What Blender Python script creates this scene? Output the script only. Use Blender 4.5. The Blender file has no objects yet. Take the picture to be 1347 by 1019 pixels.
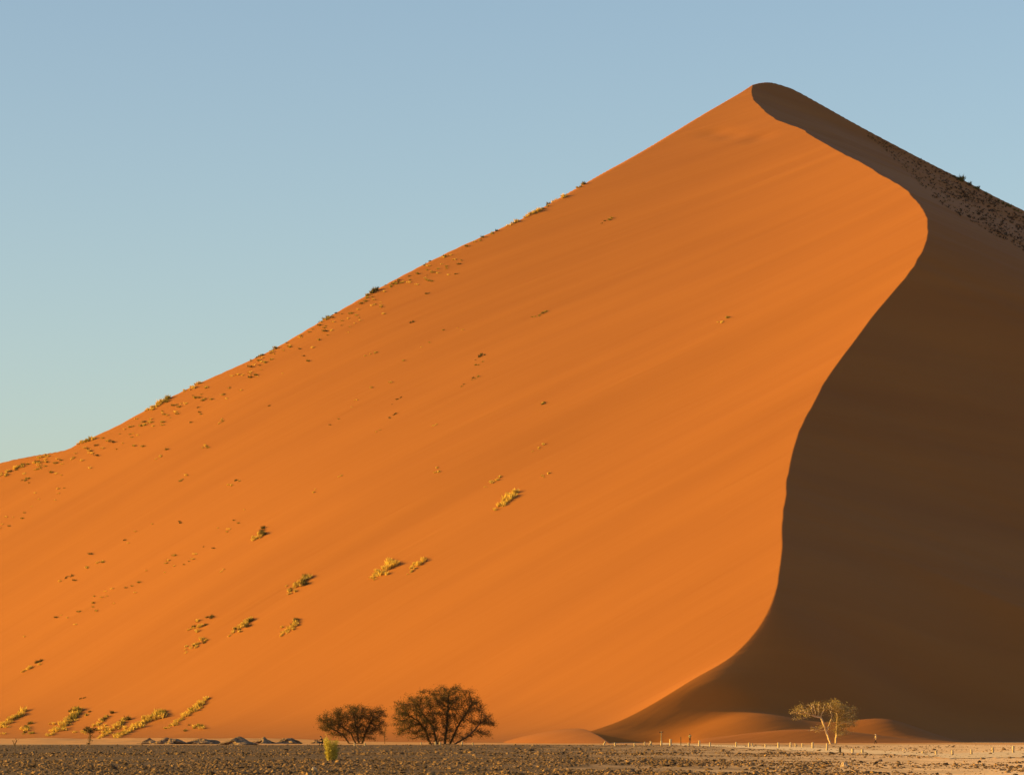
import bpy, math, random
import numpy as np
from mathutils import Vector, Matrix

R = math.radians
scene = bpy.context.scene
col = scene.collection

# ------------------------------------------------------------------ camera
PW, PH, F = 1347.0, 1019.0, 5000.0          # photograph size and focal length in its pixels
HOR = 965.0                                  # row of the true horizon
EYE = 1.7
TH = math.atan((HOR - PH / 2) / F)           # camera pitch
cd = bpy.data.cameras.new('camera')
cam = bpy.data.objects.new('camera', cd); col.objects.link(cam)
cd.sensor_width = 36.0; cd.lens = F / PW * 36.0
cd.clip_start = 1.0; cd.clip_end = 20000.0
cam.location = (0, 0, EYE); cam.rotation_euler = (math.pi / 2 + TH, 0, 0)
scene.camera = cam

# ------------------------------------------------------------------ sky, sun, exposure
SUN_E, SUN_K = R(11.5), -0.20                # elevation; how far the light heads away from the camera
wd = bpy.data.worlds.new('World'); scene.world = wd; wd.use_nodes = True
nt = wd.node_tree
bg = nt.nodes['Background']
sky = nt.nodes.new('ShaderNodeTexSky'); sky.sky_type = 'NISHITA'; sky.sun_disc = False
sky.sun_elevation = SUN_E; sky.sun_rotation = R(-90) + math.atan(SUN_K)
sky.altitude = 600; sky.air_density = 0.92; sky.dust_density = 2.0; sky.ozone_density = 0.9
nt.links.new(sky.outputs[0], bg.inputs[0]); bg.inputs[1].default_value = 0.088
sl = bpy.data.lights.new('sun', 'SUN'); sun = bpy.data.objects.new('sun', sl); col.objects.link(sun)
sl.energy = 5.0; sl.angle = R(0.5); sl.color = (1.0, 0.61, 0.035)
sdir = Vector((math.cos(SUN_E), SUN_K * math.cos(SUN_E), -math.sin(SUN_E)))
sun.rotation_euler = sdir.to_track_quat('-Z', 'Y').to_euler()
vs = scene.view_settings
vs.view_transform = 'Standard'; vs.look = 'None'; vs.gamma = 1.0; vs.exposure = 1.10; vs.use_curve_mapping = False

# ------------------------------------------------------------------ helpers
def ray(px, py):
    """Slope of the view ray through a photo pixel: x and z gained per metre of distance (y)."""
    u = (np.asarray(px, float) - PW / 2) / F; v = (PH / 2 - np.asarray(py, float)) / F
    y = math.cos(TH) - v * math.sin(TH)
    return u / y, (math.sin(TH) + v * math.cos(TH)) / y

def hashf(i, j, seed):
    n = (i.astype(np.int64) * 374761393 + j.astype(np.int64) * 668265263 + seed * 974634541) & 0xFFFFFFFF
    n = ((n ^ (n >> 13)) * 1274126177) & 0xFFFFFFFF
    n = n ^ (n >> 16)
    return (n & 0xFFFF) / 65535.0 * 2 - 1

def vnoise(x, y, seed=0):
    x = np.asarray(x, float); y = np.asarray(y, float)
    i = np.floor(x); j = np.floor(y); fx = x - i; fy = y - j
    fx = fx * fx * fx * (fx * (fx * 6 - 15) + 10); fy = fy * fy * fy * (fy * (fy * 6 - 15) + 10)
    a = hashf(i, j, seed); b = hashf(i + 1, j, seed); c = hashf(i, j + 1, seed); d = hashf(i + 1, j + 1, seed)
    return (a * (1 - fx) + b * fx) * (1 - fy) + (c * (1 - fx) + d * fx) * fy

def sstep(a, b, x):
    t = np.clip((x - a) / (b - a), 0, 1); return t * t * (3 - 2 * t)

def link_mesh(name, verts, faces, mats, parent=None, smooth=False, loc=None, fmat=None):
    me = bpy.data.meshes.new(name)
    me.from_pydata(np.asarray(verts, float).tolist() if not isinstance(verts, list) else verts, [], faces if isinstance(faces, list) else np.asarray(faces).tolist())
    for m in (mats if isinstance(mats, (list, tuple)) else [mats]): me.materials.append(m)
    if fmat is not None: me.polygons.foreach_set('material_index', np.asarray(fmat, np.int32))
    if smooth: me.polygons.foreach_set('use_smooth', np.ones(len(me.polygons), bool))
    me.update()
    o = bpy.data.objects.new(name, me); col.objects.link(o)
    if parent: o.parent = parent
    if loc is not None: o.location = loc
    return o

def tag(o, label, cat, group=None, kind=None):
    o['label'] = label; o['category'] = cat
    if group: o['group'] = group
    if kind: o['kind'] = kind
    return o

def thing(name, label, cat, loc, rotz=0.0, group=None):
    o = bpy.data.objects.new(name, None); col.objects.link(o)
    o.location = loc; o.rotation_euler = (0, 0, rotz); o.empty_display_size = 0.3
    return tag(o, label, cat, group)

def new_mat(name, rough=0.9, spec=0.15):
    m = bpy.data.materials.new(name); m.use_nodes = True
    b = m.node_tree.nodes['Principled BSDF']
    b.inputs['Roughness'].default_value = rough
    b.inputs['Specular IOR Level'].default_value = spec
    return m, m.node_tree, b

def noise_mat(name, c1, c2, scale=1.0, rough=0.9, bump=0.0, bscale=None, island=False, spec=0.15, transl=0.0):
    m, t, b = new_mat(name, rough, spec)
    ramp = t.nodes.new('ShaderNodeValToRGB')
    ramp.color_ramp.elements[0].color = (*c1, 1); ramp.color_ramp.elements[1].color = (*c2, 1)
    ge = t.nodes.new('ShaderNodeNewGeometry')
    if island:
        t.links.new(ge.outputs['Random Per Island'], ramp.inputs[0])
    else:
        no = t.nodes.new('ShaderNodeTexNoise'); no.inputs['Scale'].default_value = scale; no.inputs['Detail'].default_value = 5
        t.links.new(ge.outputs['Position'], no.inputs['Vector']); t.links.new(no.outputs[0], ramp.inputs[0])
        ramp.color_ramp.elements[0].position = 0.3; ramp.color_ramp.elements[1].position = 0.7
    t.links.new(ramp.outputs[0], b.inputs['Base Color'])
    if bump:
        n2 = t.nodes.new('ShaderNodeTexNoise'); n2.inputs['Scale'].default_value = bscale or scale * 3; n2.inputs['Detail'].default_value = 6
        t.links.new(ge.outputs['Position'], n2.inputs['Vector'])
        bp = t.nodes.new('ShaderNodeBump'); bp.inputs['Strength'].default_value = 1.0; bp.inputs['Distance'].default_value = bump
        t.links.new(n2.outputs[0], bp.inputs['Height']); t.links.new(bp.outputs[0], b.inputs['Normal'])
    if transl:
        tr = t.nodes.new('ShaderNodeBsdfTranslucent'); t.links.new(ramp.outputs[0], tr.inputs[0])
        mx = t.nodes.new('ShaderNodeMixShader'); mx.inputs[0].default_value = transl
        t.links.new(b.outputs[0], mx.inputs[1]); t.links.new(tr.outputs[0], mx.inputs[2])
        t.links.new(mx.outputs[0], t.nodes['Material Output'].inputs[0])
    return m

def sand_mat():
    m, t, b = new_mat('dune_sand', 0.9, 0.2)
    ge = t.nodes.new('ShaderNodeNewGeometry')
    def streak(ang, sx, sy, detail):
        mp = t.nodes.new('ShaderNodeMapping'); mp.vector_type = 'TEXTURE'
        mp.inputs['Rotation'].default_value = (0, 0, ang); mp.inputs['Scale'].default_value = (sx, sy, sx)
        t.links.new(ge.outputs['Position'], mp.inputs[0])
        n = t.nodes.new('ShaderNodeTexNoise'); n.inputs['Scale'].default_value = 1.0; n.inputs['Detail'].default_value = detail
        t.links.new(mp.outputs[0], n.inputs['Vector']); return n
    n1 = streak(R(31), 150.0, 12.0, 4)
    n2 = streak(R(28), 26.0, 3.0, 6)
    n3 = t.nodes.new('ShaderNodeTexNoise'); n3.inputs['Scale'].default_value = 0.012; n3.inputs['Detail'].default_value = 3
    t.links.new(ge.outputs['Position'], n3.inputs['Vector'])
    ad = t.nodes.new('ShaderNodeMath'); ad.operation = 'MULTIPLY_ADD'; ad.inputs[1].default_value = 0.6
    t.links.new(n1.outputs[0], ad.inputs[0])
    m2 = t.nodes.new('ShaderNodeMath'); m2.operation = 'MULTIPLY'; m2.inputs[1].default_value = 0.4
    t.links.new(n3.outputs[0], m2.inputs[0]); t.links.new(m2.outputs[0], ad.inputs[2])
    ramp = t.nodes.new('ShaderNodeValToRGB')
    ramp.color_ramp.elements[0].position = 0.3; ramp.color_ramp.elements[1].position = 0.7
    ramp.color_ramp.elements[0].color = (0.290, 0.092, 0.015, 1); ramp.color_ramp.elements[1].color = (0.348, 0.115, 0.018, 1)
    t.links.new(ad.outputs[0], ramp.inputs[0]); t.links.new(ramp.outputs[0], b.inputs['Base Color'])
    b1 = t.nodes.new('ShaderNodeBump'); b1.inputs['Strength'].default_value = 1.0; b1.inputs['Distance'].default_value = 0.30
    t.links.new(n1.outputs[0], b1.inputs['Height'])
    n4 = streak(R(36), 16.0, 1.3, 3)
    b3 = t.nodes.new('ShaderNodeBump'); b3.inputs['Strength'].default_value = 1.0; b3.inputs['Distance'].default_value = 0.038
    t.links.new(n4.outputs[0], b3.inputs['Height'])
    t.links.new(b3.outputs[0], b1.inputs['Normal'])
    b2 = t.nodes.new('ShaderNodeBump'); b2.inputs['Strength'].default_value = 1.0; b2.inputs['Distance'].default_value = 0.09
    t.links.new(n2.outputs[0], b2.inputs['Height']); t.links.new(b1.outputs[0], b2.inputs['Normal'])
    t.links.new(b2.outputs[0], b.inputs['Normal'])
    return m
SAND = sand_mat()

# ------------------------------------------------------------------ terrain functions
def G(x, y):
    """Height of the plain."""
    z = 0.05 * vnoise(x / 22, y / 30, 5) + 0.10 * vnoise(x / 60, y / 90, 6)
    z = z * sstep(60, 200, y)
    z = z + 0.8 * sstep(-35, -75, x - 0.02 * y) * sstep(590, 720, y) * (0.75 + 0.35 * vnoise(x / 9, y / 22, 8) + 0.15 * vnoise(x / 3, y / 9, 9))
    return z

A0, B0, W = 0.40, 0.35, 6.0
C0 = 1.0 - B0 * 785.0 - A0 * 20.0
def p_lit(x, y):
    p = A0 * x + B0 * y + C0
    p = p - 0.00038 * x * (y - 1000) - 3.4 * np.sin((x - 20) / 48.0) * sstep(-20, 40, p)         # slow swell across the face
    for cx, cy in ((76, 1408), (81, 1392), (90, 1372)): p = p - 0.4 * np.exp(-((x - cx) / 5.5) ** 2 - ((y - cy) / 9) ** 2)
    p = p + 0.5 * vnoise((x + 0.6 * y) / 240, (-0.6 * x + y) / 55, 11)
    return p
def softp(p): return W * np.logaddexp(0, p / W)

def hit(px, py, zf, d0=480.0, d1=1700.0, n=600):
    """First meeting of the view ray with a height function: x, y, z."""
    u, v = ray(px, py)
    D = np.linspace(d0, d1, n)
    h = EYE + v * D - zf(u * D, D)
    k = np.argmax(h < 0)
    if h[k] >= 0 or k == 0: return None
    a, b = D[k - 1], D[k]
    for _ in range(2):
        mm = np.linspace(a, b, 33); hm = EYE + v * mm - zf(u * mm, mm); hm[-1] = min(hm[-1], -1e-9)
        k = max(1, int(np.argmax(hm < 0))); a, b = mm[k - 1], mm[k]
    return u * b, b, EYE + v * b

# the sinuous crest, as seen from the plain
CREST = [(989, 111.5), (988.5, 121), (992, 131), (1000, 140), (1012, 149), (1022, 156), (1040, 163), (1058, 171), (1075, 181), (1092, 191),
         (1112, 202), (1135, 214), (1160, 229), (1180, 241), (1196, 252), (1206, 263), (1214, 276), (1219, 288), (1220.5, 299),
         (1219, 312), (1214, 326), (1206, 342), (1196, 358), (1180, 377), (1160, 400), (1140, 424), (1120, 451), (1104, 472), (1088, 497),
         (1072, 523), (1060, 545), (1050, 570), (1043, 597), (1037, 625), (1033, 655), (1030, 690), (1028, 722), (1024, 752), (1018, 782),
         (1008, 806), (994, 828), (975, 850), (950, 874), (920, 897), (885, 918), (850, 934), (815, 948), (785, 957)]
LSKY = [(-260, 700), (-120, 640), (0, 607), (40, 598), (85, 590), (105, 580), (150, 560), (200, 533), (260, 503), (350, 462), (420, 422), (490, 382), (540, 355),
        (600, 325), (660, 298), (700, 279), (770, 239), (850, 194), (920, 152), (989, 112)]
def zl(x, y): return softp(p_lit(x, y))
cpts = [hit(a, b, zl) for a, b in CREST]
cpts = np.array(cpts)                                  # peak first
o_ = np.argsort(cpts[:, 1]); cy_, cx_ = cpts[o_, 1], cpts[o_, 0]
PEAK = cpts[0]
def pchip(xs, ys):
    h = np.diff(xs); d = np.diff(ys) / h; m = np.zeros(len(xs)); m[0], m[-1] = d[0], d[-1]
    m[1:-1] = (d[:-1] * h[1:] + d[1:] * h[:-1]) / (h[1:] + h[:-1])
    def f(x):
        x = np.asarray(x, float); xc = np.clip(x, xs[0], xs[-1]); k = np.clip(np.searchsorted(xs, xc) - 1, 0, len(xs) - 2)
        t = (xc - xs[k]) / h[k]
        r = ys[k] * (1 + 2 * t) * (1 - t) ** 2 + h[k] * m[k] * t * (1 - t) ** 2 + ys[k + 1] * t * t * (3 - 2 * t) + h[k] * m[k + 1] * t * t * (t - 1)
        return r + np.where(x < xs[0], (x - xs[0]) * m[0] * 0.6, 0)
    return f
crest_base = pchip(cy_, cx_)
def crest_x(y): return crest_base(y) + sstep(815, 840, y) * (0.26 * vnoise(y / 19.0, 0 * y, 41) + 0.16 * vnoise(y / 6.0, 0 * y, 42) * vnoise(y / 31.0, 0 * y, 43) * 2)
AB, BB = -0.42, 0.45                                    # the back slope that faces the camera
pk_p = float(p_lit(PEAK[0], PEAK[1]))
def p_back(x, y): return pk_p + AB * (x - PEAK[0]) + BB * (y - PEAK[1]) + 0.4 * vnoise(x / 10, y / 10, 21) * sstep(115, 150, x)
RSKY = [(989, 111), (998, 108), (1010, 107), (1022, 109), (1045, 117), (1080, 136), (1130, 164), (1190, 196), (1240, 222), (1262, 233), (1300, 254), (1347, 279), (1500, 360), (1800, 520)]
def zb(x, y): return softp(p_back(x, y))
def dense(P, n):
    t = np.arange(len(P), dtype=float); q = np.linspace(0, len(P) - 1, n); xs, ys = zip(*P)
    return list(zip(pchip(t, np.array(xs, float))(q), pchip(t, np.array(ys, float))(q)))
lr = np.array([h for h in (hit(a, b, zl) for a, b in dense(LSKY, 90)) if h is not None]); rr = np.array([h for h in (hit(a, b, zb) for a, b in dense(RSKY[1:], 70)) if h is not None])
rx = np.concatenate([lr[:, 0], rr[:, 0]]); ry = np.concatenate([lr[:, 1], rr[:, 1]])
k_ = np.argsort(rx); rx, ry = rx[k_], ry[k_]
rx, ry = rx[(rx < PEAK[0] - 0.2) | (rx > PEAK[0] + 0.6)], ry[(rx < PEAK[0] - 0.2) | (rx > PEAK[0] + 0.6)]
def ridge_y(x): return np.interp(x, rx, ry, left=ry[0], right=ry[-1])
def smax(a, b, k): return np.where(k > 1e-6, 0.5 * (a + b + np.sqrt((a - b) ** 2 + k * k + 1e-12)), np.maximum(a, b))

def p_front(x, y):
    cx = crest_x(y); e = x - cx
    pl = p_lit(x, y)
    pc = p_lit(cx, np.minimum(y, PEAK[1])) - 0.6 * np.maximum(y - PEAK[1], 0)
    kr = 0.15 + 11.0 * sstep(834, 788, y)               # the tail of the crest is rounded off
    S = 0.46 - 0.06 * sstep(960, 880, y) + 0.22 * sstep(850, 800, y)
    ep = np.maximum(e, 0)
    run = np.sqrt(ep * ep + kr * kr) - kr
    ps = pc - S * run
    ps = ps - 0.32 * np.maximum(885 - y, 0) * sstep(6, 70, ep)
    ps = ps + 0.10 * np.maximum(run - 130, 0)           # the apron flattens
    pb = p_back(x, y)
    kk = np.minimum(9.0, 0.3 * ep) * sstep(PEAK[1] + 5, PEAK[1] - 60, y)
    pd = smax(ps, pb, kk) - 0.0
    return np.where(e <= 0, pl, pd)
def Z(x, y):
    x = np.asarray(x, float); y = np.asarray(y, float)
    r = ridge_y(x)
    pf = p_front(x, y)
    pr = p_front(x, r) - 0.3 * (y - r)
    k = 0.15
    p = 0.5 * (pf + pr - np.sqrt((pf - pr) ** 2 + k * k))
    p = np.where(y < r - 60, pf, np.where(y > r + 60, pr, p))
    z = softp(p) - 0.35
    # low hummocks of sand at the foot of the crest
    g = lambda cx, cy, sx, sy, a: a * np.exp(-((x - cx) / sx) ** 2 - ((y - cy) / sy) ** 2)
    z = z + g(50, 776, 17, 12, 6.0) + g(76, 777, 11, 12, 4.6)
    z = z - 2.3 * sstep(771, 762, y) * sstep(11, 16, x) * sstep(38, 27, x)      # the hollow behind the little crescent
    z = z + 3.0 * np.exp(-((x - 58) / np.where(x < 58, 21, 20)) ** 2 - ((y - 748) / 8) ** 2)
    return z
def land(x, y): return np.maximum(Z(x, y), G(x, y))
def on_land(px, py):
    h = hit(px, py, land)
    return None if h is None else Vector(h)
def on_plain(px, py):
    u, v = ray(px, py)
    h = hit(px, py, G, 100.0, 1500.0, 3000)
    return Vector(h)

# ------------------------------------------------------------------ the dune
ys = np.concatenate([np.linspace(520, 700, 60)[:-1], np.arange(700, 1570, 1.25), np.linspace(1572, 2300, 60)])
half = np.concatenate([np.arange(0, 6, 0.25), 6 + np.cumsum(np.minimum(0.25 * 1.035 ** np.arange(600), 1.7))])
half = half[half < 560]
es = np.concatenate([-half[:0:-1], half])
YY, EE = np.meshgrid(ys, es, indexing='ij')
XX = crest_x(YY) + EE
ZZ = Z(XX, YY)
nr, nc = YY.shape
idx = np.arange(nr * nc).reshape(nr, nc)
fc = np.stack([idx[:-1, :-1], idx[:-1, 1:], idx[1:, 1:], idx[1:, :-1]], -1).reshape(-1, 4)
def grid_mesh(name, V, Fc, mat):
    me = bpy.data.meshes.new(name)
    me.vertices.add(len(V)); me.vertices.foreach_set('co', V.astype(np.float32).ravel())
    n = Fc.shape[1]
    me.loops.add(Fc.size); me.loops.foreach_set('vertex_index', Fc.astype(np.int32).ravel())
    me.polygons.add(len(Fc)); me.polygons.foreach_set('loop_start', np.arange(0, Fc.size, n, dtype=np.int32))
    me.polygons.foreach_set('loop_total', np.full(len(Fc), n, np.int32))
    me.update(calc_edges=True); me.validate()
    me.polygons.foreach_set('use_smooth', np.ones(len(me.polygons), bool))
    me.materials.append(mat)
    o = bpy.data.objects.new(name, me); col.objects.link(o); return o
dune = grid_mesh('dune', np.stack([XX, YY, ZZ], -1).reshape(-1, 3), fc, SAND)
tag(dune, 'huge orange sand dune with a winding crest and a shaded right side', 'dune', kind='structure')

# ------------------------------------------------------------------ the plain
def ground_mat():
    m, t, b = new_mat('gravel_plain', 0.95, 0.1)
    ge = t.nodes.new('ShaderNodeNewGeometry')
    sp = t.nodes.new('ShaderNodeSeparateXYZ'); t.links.new(ge.outputs['Position'], sp.inputs[0])
    def N(scale, detail=5, vec=None):
        n = t.nodes.new('ShaderNodeTexNoise'); n.inputs['Scale'].default_value = scale; n.inputs['Detail'].default_value = detail
        t.links.new(vec or ge.outputs['Position'], n.inputs['Vector']); return n.outputs[0]
    def M(op, a, b_=None, c=None, clamp=False):
        n = t.nodes.new('ShaderNodeMath'); n.operation = op; n.use_clamp = clamp
        for i, q in enumerate((a, b_, c)):
            if q is None: continue
            if isinstance(q, (int, float)): n.inputs[i].default_value = q
            else: t.links.new(q, n.inputs[i])
        return n.outputs[0]
    def mix(f, c1, c2):
        n = t.nodes.new('ShaderNodeMix'); n.data_type = 'RGBA'
        t.links.new(f, n.inputs[0])
        for i, q in ((6, c1), (7, c2)):
            if isinstance(q, tuple): n.inputs[i].default_value = (*q, 1)
            else: t.links.new(q, n.inputs[i])
        return n.outputs[2]
    mp = t.nodes.new('ShaderNodeMapping'); mp.inputs['Scale'].default_value = (0.35, 0.06, 0.3); t.links.new(ge.outputs['Position'], mp.inputs[0])
    big = N(1.0, 4, mp.outputs[0])
    fine = N(6.0, 6)
    gravel = mix(fine, (0.045, 0.027, 0.015), (0.20, 0.116, 0.058))
    sandc = mix(fine, (0.74, 0.43, 0.22), (0.90, 0.58, 0.32))
    # more sand to the right and far away on the left, where the plain meets the dune
    xr = M('DIVIDE', sp.outputs[0], sp.outputs[1])
    right = M('MULTIPLY_ADD', xr, 7.5, 0.02)
    far = M('MULTIPLY_ADD', sp.outputs[1], 1 / 50.0, -11.6, clamp=True)
    f = M('MAXIMUM', M('ADD', right, M('MULTIPLY_ADD', big, 1.4, -0.72), clamp=True), M('MULTIPLY', far, M('MULTIPLY_ADD', big, 0.8, 0.5, clamp=True)))
    sand2 = mix(far, sandc, (0.62, 0.30, 0.11))
    c = mix(f, gravel, sand2)
    t.links.new(c, b.inputs['Base Color'])
    bp = t.nodes.new('ShaderNodeBump'); bp.inputs['Strength'].default_value = 1.0; bp.inputs['Distance'].default_value = 0.05
    t.links.new(N(3.0, 8), bp.inputs['Height']); t.links.new(bp.outputs[0], b.inputs['Normal'])
    return m
gy = np.concatenate([np.linspace(-400, 90, 12)[:-1], np.arange(90, 760, 2.5), np.linspace(765, 1200, 40), np.linspace(1300, 9000, 12)])
gx = np.concatenate([np.linspace(-6000, -190, 14)[:-1], np.arange(-190, 190, 1.6), np.linspace(190, 6000, 14)])
GY, GX = np.meshgrid(gy, gx, indexing='ij'); GZ = G(GX, GY)
idx = np.arange(GY.size).reshape(GY.shape)
fc = np.stack([idx[:-1, :-1], idx[:-1, 1:], idx[1:, 1:], idx[1:, :-1]], -1).reshape(-1, 4)
ground = grid_mesh('ground', np.stack([GX, GY, GZ], -1).reshape(-1, 3), fc, ground_mat())
ground['kind'] = 'structure'

# ------------------------------------------------------------------ small barchan at the foot
def small_dune():
    yy = np.linspace(704, 800, 97); bx = pchip(np.array([700., 716., 730., 745., 760., 800.]), np.array([18.6, 17.9, 16.4, 14.2, 13.0, 12.0]))
    hh = pchip(np.array([700., 716., 730., 745., 757., 800.]), np.array([-0.4, 0.5, 1.7, 2.75, 2.95, 2.5]))
    e = np.concatenate([-np.linspace(0, 17, 60)[:0:-1] ** 1.0, np.linspace(0, 7, 50)])
    Y, E = np.meshgrid(yy, e, indexing='ij'); X = bx(Y) + E; H = hh(Y)
    zl_ = H - 2.9 * (np.abs(E) / 15.0) ** 1.6
    zr_ = H - 0.60 * E
    z = np.where(E < 0, zl_, zr_) - 0.15
    idx = np.arange(Y.size).reshape(Y.shape)
    fc = np.stack([idx[:-1, :-1], idx[:-1, 1:], idx[1:, 1:], idx[1:, :-1]], -1).reshape(-1, 4)
    o = grid_mesh('barchan_dune', np.stack([X, Y, np.maximum(z, -0.6)], -1).reshape(-1, 3), fc, SAND)
    tag(o, 'low crescent of sand at the foot of the big dune, its hollow in shadow', 'dune', kind='structure')
small_dune()

# ------------------------------------------------------------------ materials of plants, stones, posts, people
BARK = noise_mat('dark_bark', (0.045, 0.027, 0.016), (0.12, 0.07, 0.04), 3.0)
BARK2 = noise_mat('dry_bark', (0.44, 0.29, 0.15), (0.66, 0.46, 0.26), 2.0)
LEAF = noise_mat('thorn_tree_leaf', (0.036, 0.029, 0.011), (0.125, 0.092, 0.034), island=True, transl=0.15)
LEAF2 = noise_mat('dry_tree_leaf', (0.16, 0.11, 0.035), (0.58, 0.41, 0.15), island=True, transl=0.2)
GOLD = noise_mat('dry_grass', (0.46, 0.29, 0.06), (0.84, 0.58, 0.12), island=True, transl=0.15)
OLIVE = noise_mat('olive_grass_and_shade', (0.20, 0.15, 0.03), (0.48, 0.34, 0.07), island=True, transl=0.15)
DARKG = noise_mat('dark_shrub_and_shade', (0.08, 0.065, 0.02), (0.24, 0.17, 0.05), island=True, transl=0.1)
SCRUB = noise_mat('grey_brown_scrub', (0.05, 0.03, 0.02), (0.15, 0.085, 0.045), island=True)
YELL = noise_mat('yellow_shrub_leaf', (0.22, 0.18, 0.03), (0.72, 0.56, 0.10), island=True, transl=0.2)
STONE = noise_mat('stone', (0.024, 0.015, 0.009), (0.33, 0.18, 0.075), island=True)
PALE = noise_mat('pale_stone', (0.45, 0.30, 0.18), (0.62, 0.44, 0.27), 4.0, bump=0.05)
EARTH = noise_mat('dug_earth', (0.10, 0.06, 0.035), (0.34, 0.21, 0.12), 2.2, bump=0.25, bscale=3.0)
POST = noise_mat('pale_post', (0.38, 0.27, 0.14), (0.56, 0.40, 0.23), 6.0)
DPOST = noise_mat('dark_post', (0.05, 0.035, 0.022), (0.12, 0.08, 0.05), 6.0)

def tubes(nodes, parent, rad, sides=5):
    """Tapered tubes along a skeleton: nodes (n,3), parent index per node, radius per node."""
    V = []; Fs = []
    for i in range(len(nodes)):
        p = parent[i]
        if p < 0: continue
        a = Vector(nodes[p]); b = Vector(nodes[i]); d = b - a
        if d.length < 1e-6: continue
        d.normalize(); t = d.orthogonal().normalized(); q = d.cross(t)
        n0 = len(V)
        for (c, r_) in ((a - d * rad[p] * 0.3, min(rad[p], rad[i] * 1.35)), (b, rad[i])):
            for k in range(sides):
                an = 2 * math.pi * k / sides
                V.append(tuple(c + (t * math.cos(an) + q * math.sin(an)) * r_))
        for k in range(sides):
            k2 = (k + 1) % sides
            Fs.append((n0 + k, n0 + k2, n0 + sides + k2, n0 + sides + k))
        Fs.append(tuple(n0 + sides + k for k in range(sides)))
    return V, Fs

def colonize(rs, attract, trunks, step, di, dk, iters=160):
    """Grow a branch skeleton from the trunk chains towards a cloud of points."""
    nodes = []; par = []
    for tr in trunks:
        last = -1
        for q in tr:
            nodes.append(np.array(q, float)); par.append(last); last = len(nodes) - 1
    nodes = np.array(nodes); A = np.array(attract)
    for _ in range(iters):
        if len(A) == 0: break
        d = np.linalg.norm(A[:, None, :] - nodes[None], axis=2)
        near = d.argmin(1); dm = d[np.arange(len(A)), near]
        new = []; np_ = []
        for k in np.unique(near[dm < di]):
            sel = (near == k) & (dm < di)
            v = (A[sel] - nodes[k]); v = v / np.linalg.norm(v, axis=1)[:, None]
            v = v.mean(0) + rs.normal(0, 0.22, 3); v = v / (np.linalg.norm(v) + 1e-9)
            c = nodes[k] + v * step
            if np.min(np.linalg.norm(nodes - c, axis=1)) > step * 0.4:
                new.append(c); np_.append(k)
        if not new: break
        nodes = np.vstack([nodes, new]); par += np_
        d = np.linalg.norm(A[:, None, :] - np.array(new)[None], axis=2).min(1)
        A = A[d > dk]
    return nodes, par

def pipe(nodes, par, tip, base_exp=2.3, rmax=0.5):
    n = len(nodes); acc = np.zeros(n); ch = np.zeros(n, int)
    for i in range(n - 1, -1, -1):
        if acc[i] == 0: acc[i] = tip ** base_exp
        if par[i] >= 0: acc[par[i]] += acc[i]; ch[par[i]] += 1
    return np.minimum(acc ** (1 / base_exp), rmax), ch

def sprays(rs, centres, n_each, spread, length, width, up=0.2):
    """Short leafy twig blades scattered round branch tips."""
    c = np.repeat(np.array(centres, float), n_each, 0); n = len(c)
    o = c + rs.normal(0, spread, (n, 3)) * (1, 1, 0.7)
    d = rs.normal(0, 1, (n, 3)); d[:, 2] = np.abs(d[:, 2]) * 0.6 + up * rs.rand(n); d /= np.linalg.norm(d, axis=1)[:, None]
    w = np.cross(d, rs.normal(0, 1, (n, 3))); w /= np.linalg.norm(w, axis=1)[:, None] + 1e-9
    L = (length * (0.5 + rs.rand(n)))[:, None]; ww = (width * (0.6 + 0.8 * rs.rand(n)))[:, None]
    V = np.stack([o - w * ww * 0.4, o + d * L * 0.5 + w * ww, o + d * L, o + d * L * 0.45 - w * ww], 1).reshape(-1, 3)
    return V, np.arange(4 * n).reshape(-1, 4)

def envelope(rs, blobs, n):
    """Points inside a union of ellipsoids (cx, cz, rx, rz, ry), denser towards their upper skin."""
    out = []; vol = np.array([b[2] * b[3] * b[4] for b in blobs]); vol = vol / vol.sum()
    for b, f in zip(blobs, vol):
        m = 0
        while m < max(6, int(n * f)):
            q = rs.uniform(-1, 1, 3); r_ = np.linalg.norm(q)
            if r_ > 1 or r_ < 0.35 and rs.rand() < 0.6: continue
            if q[2] < -0.3 and rs.rand() < 0.5: continue
            out.append((b[0] + q[0] * b[2], q[1] * b[4], b[1] + q[2] * b[3])); m += 1
    return out

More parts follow.
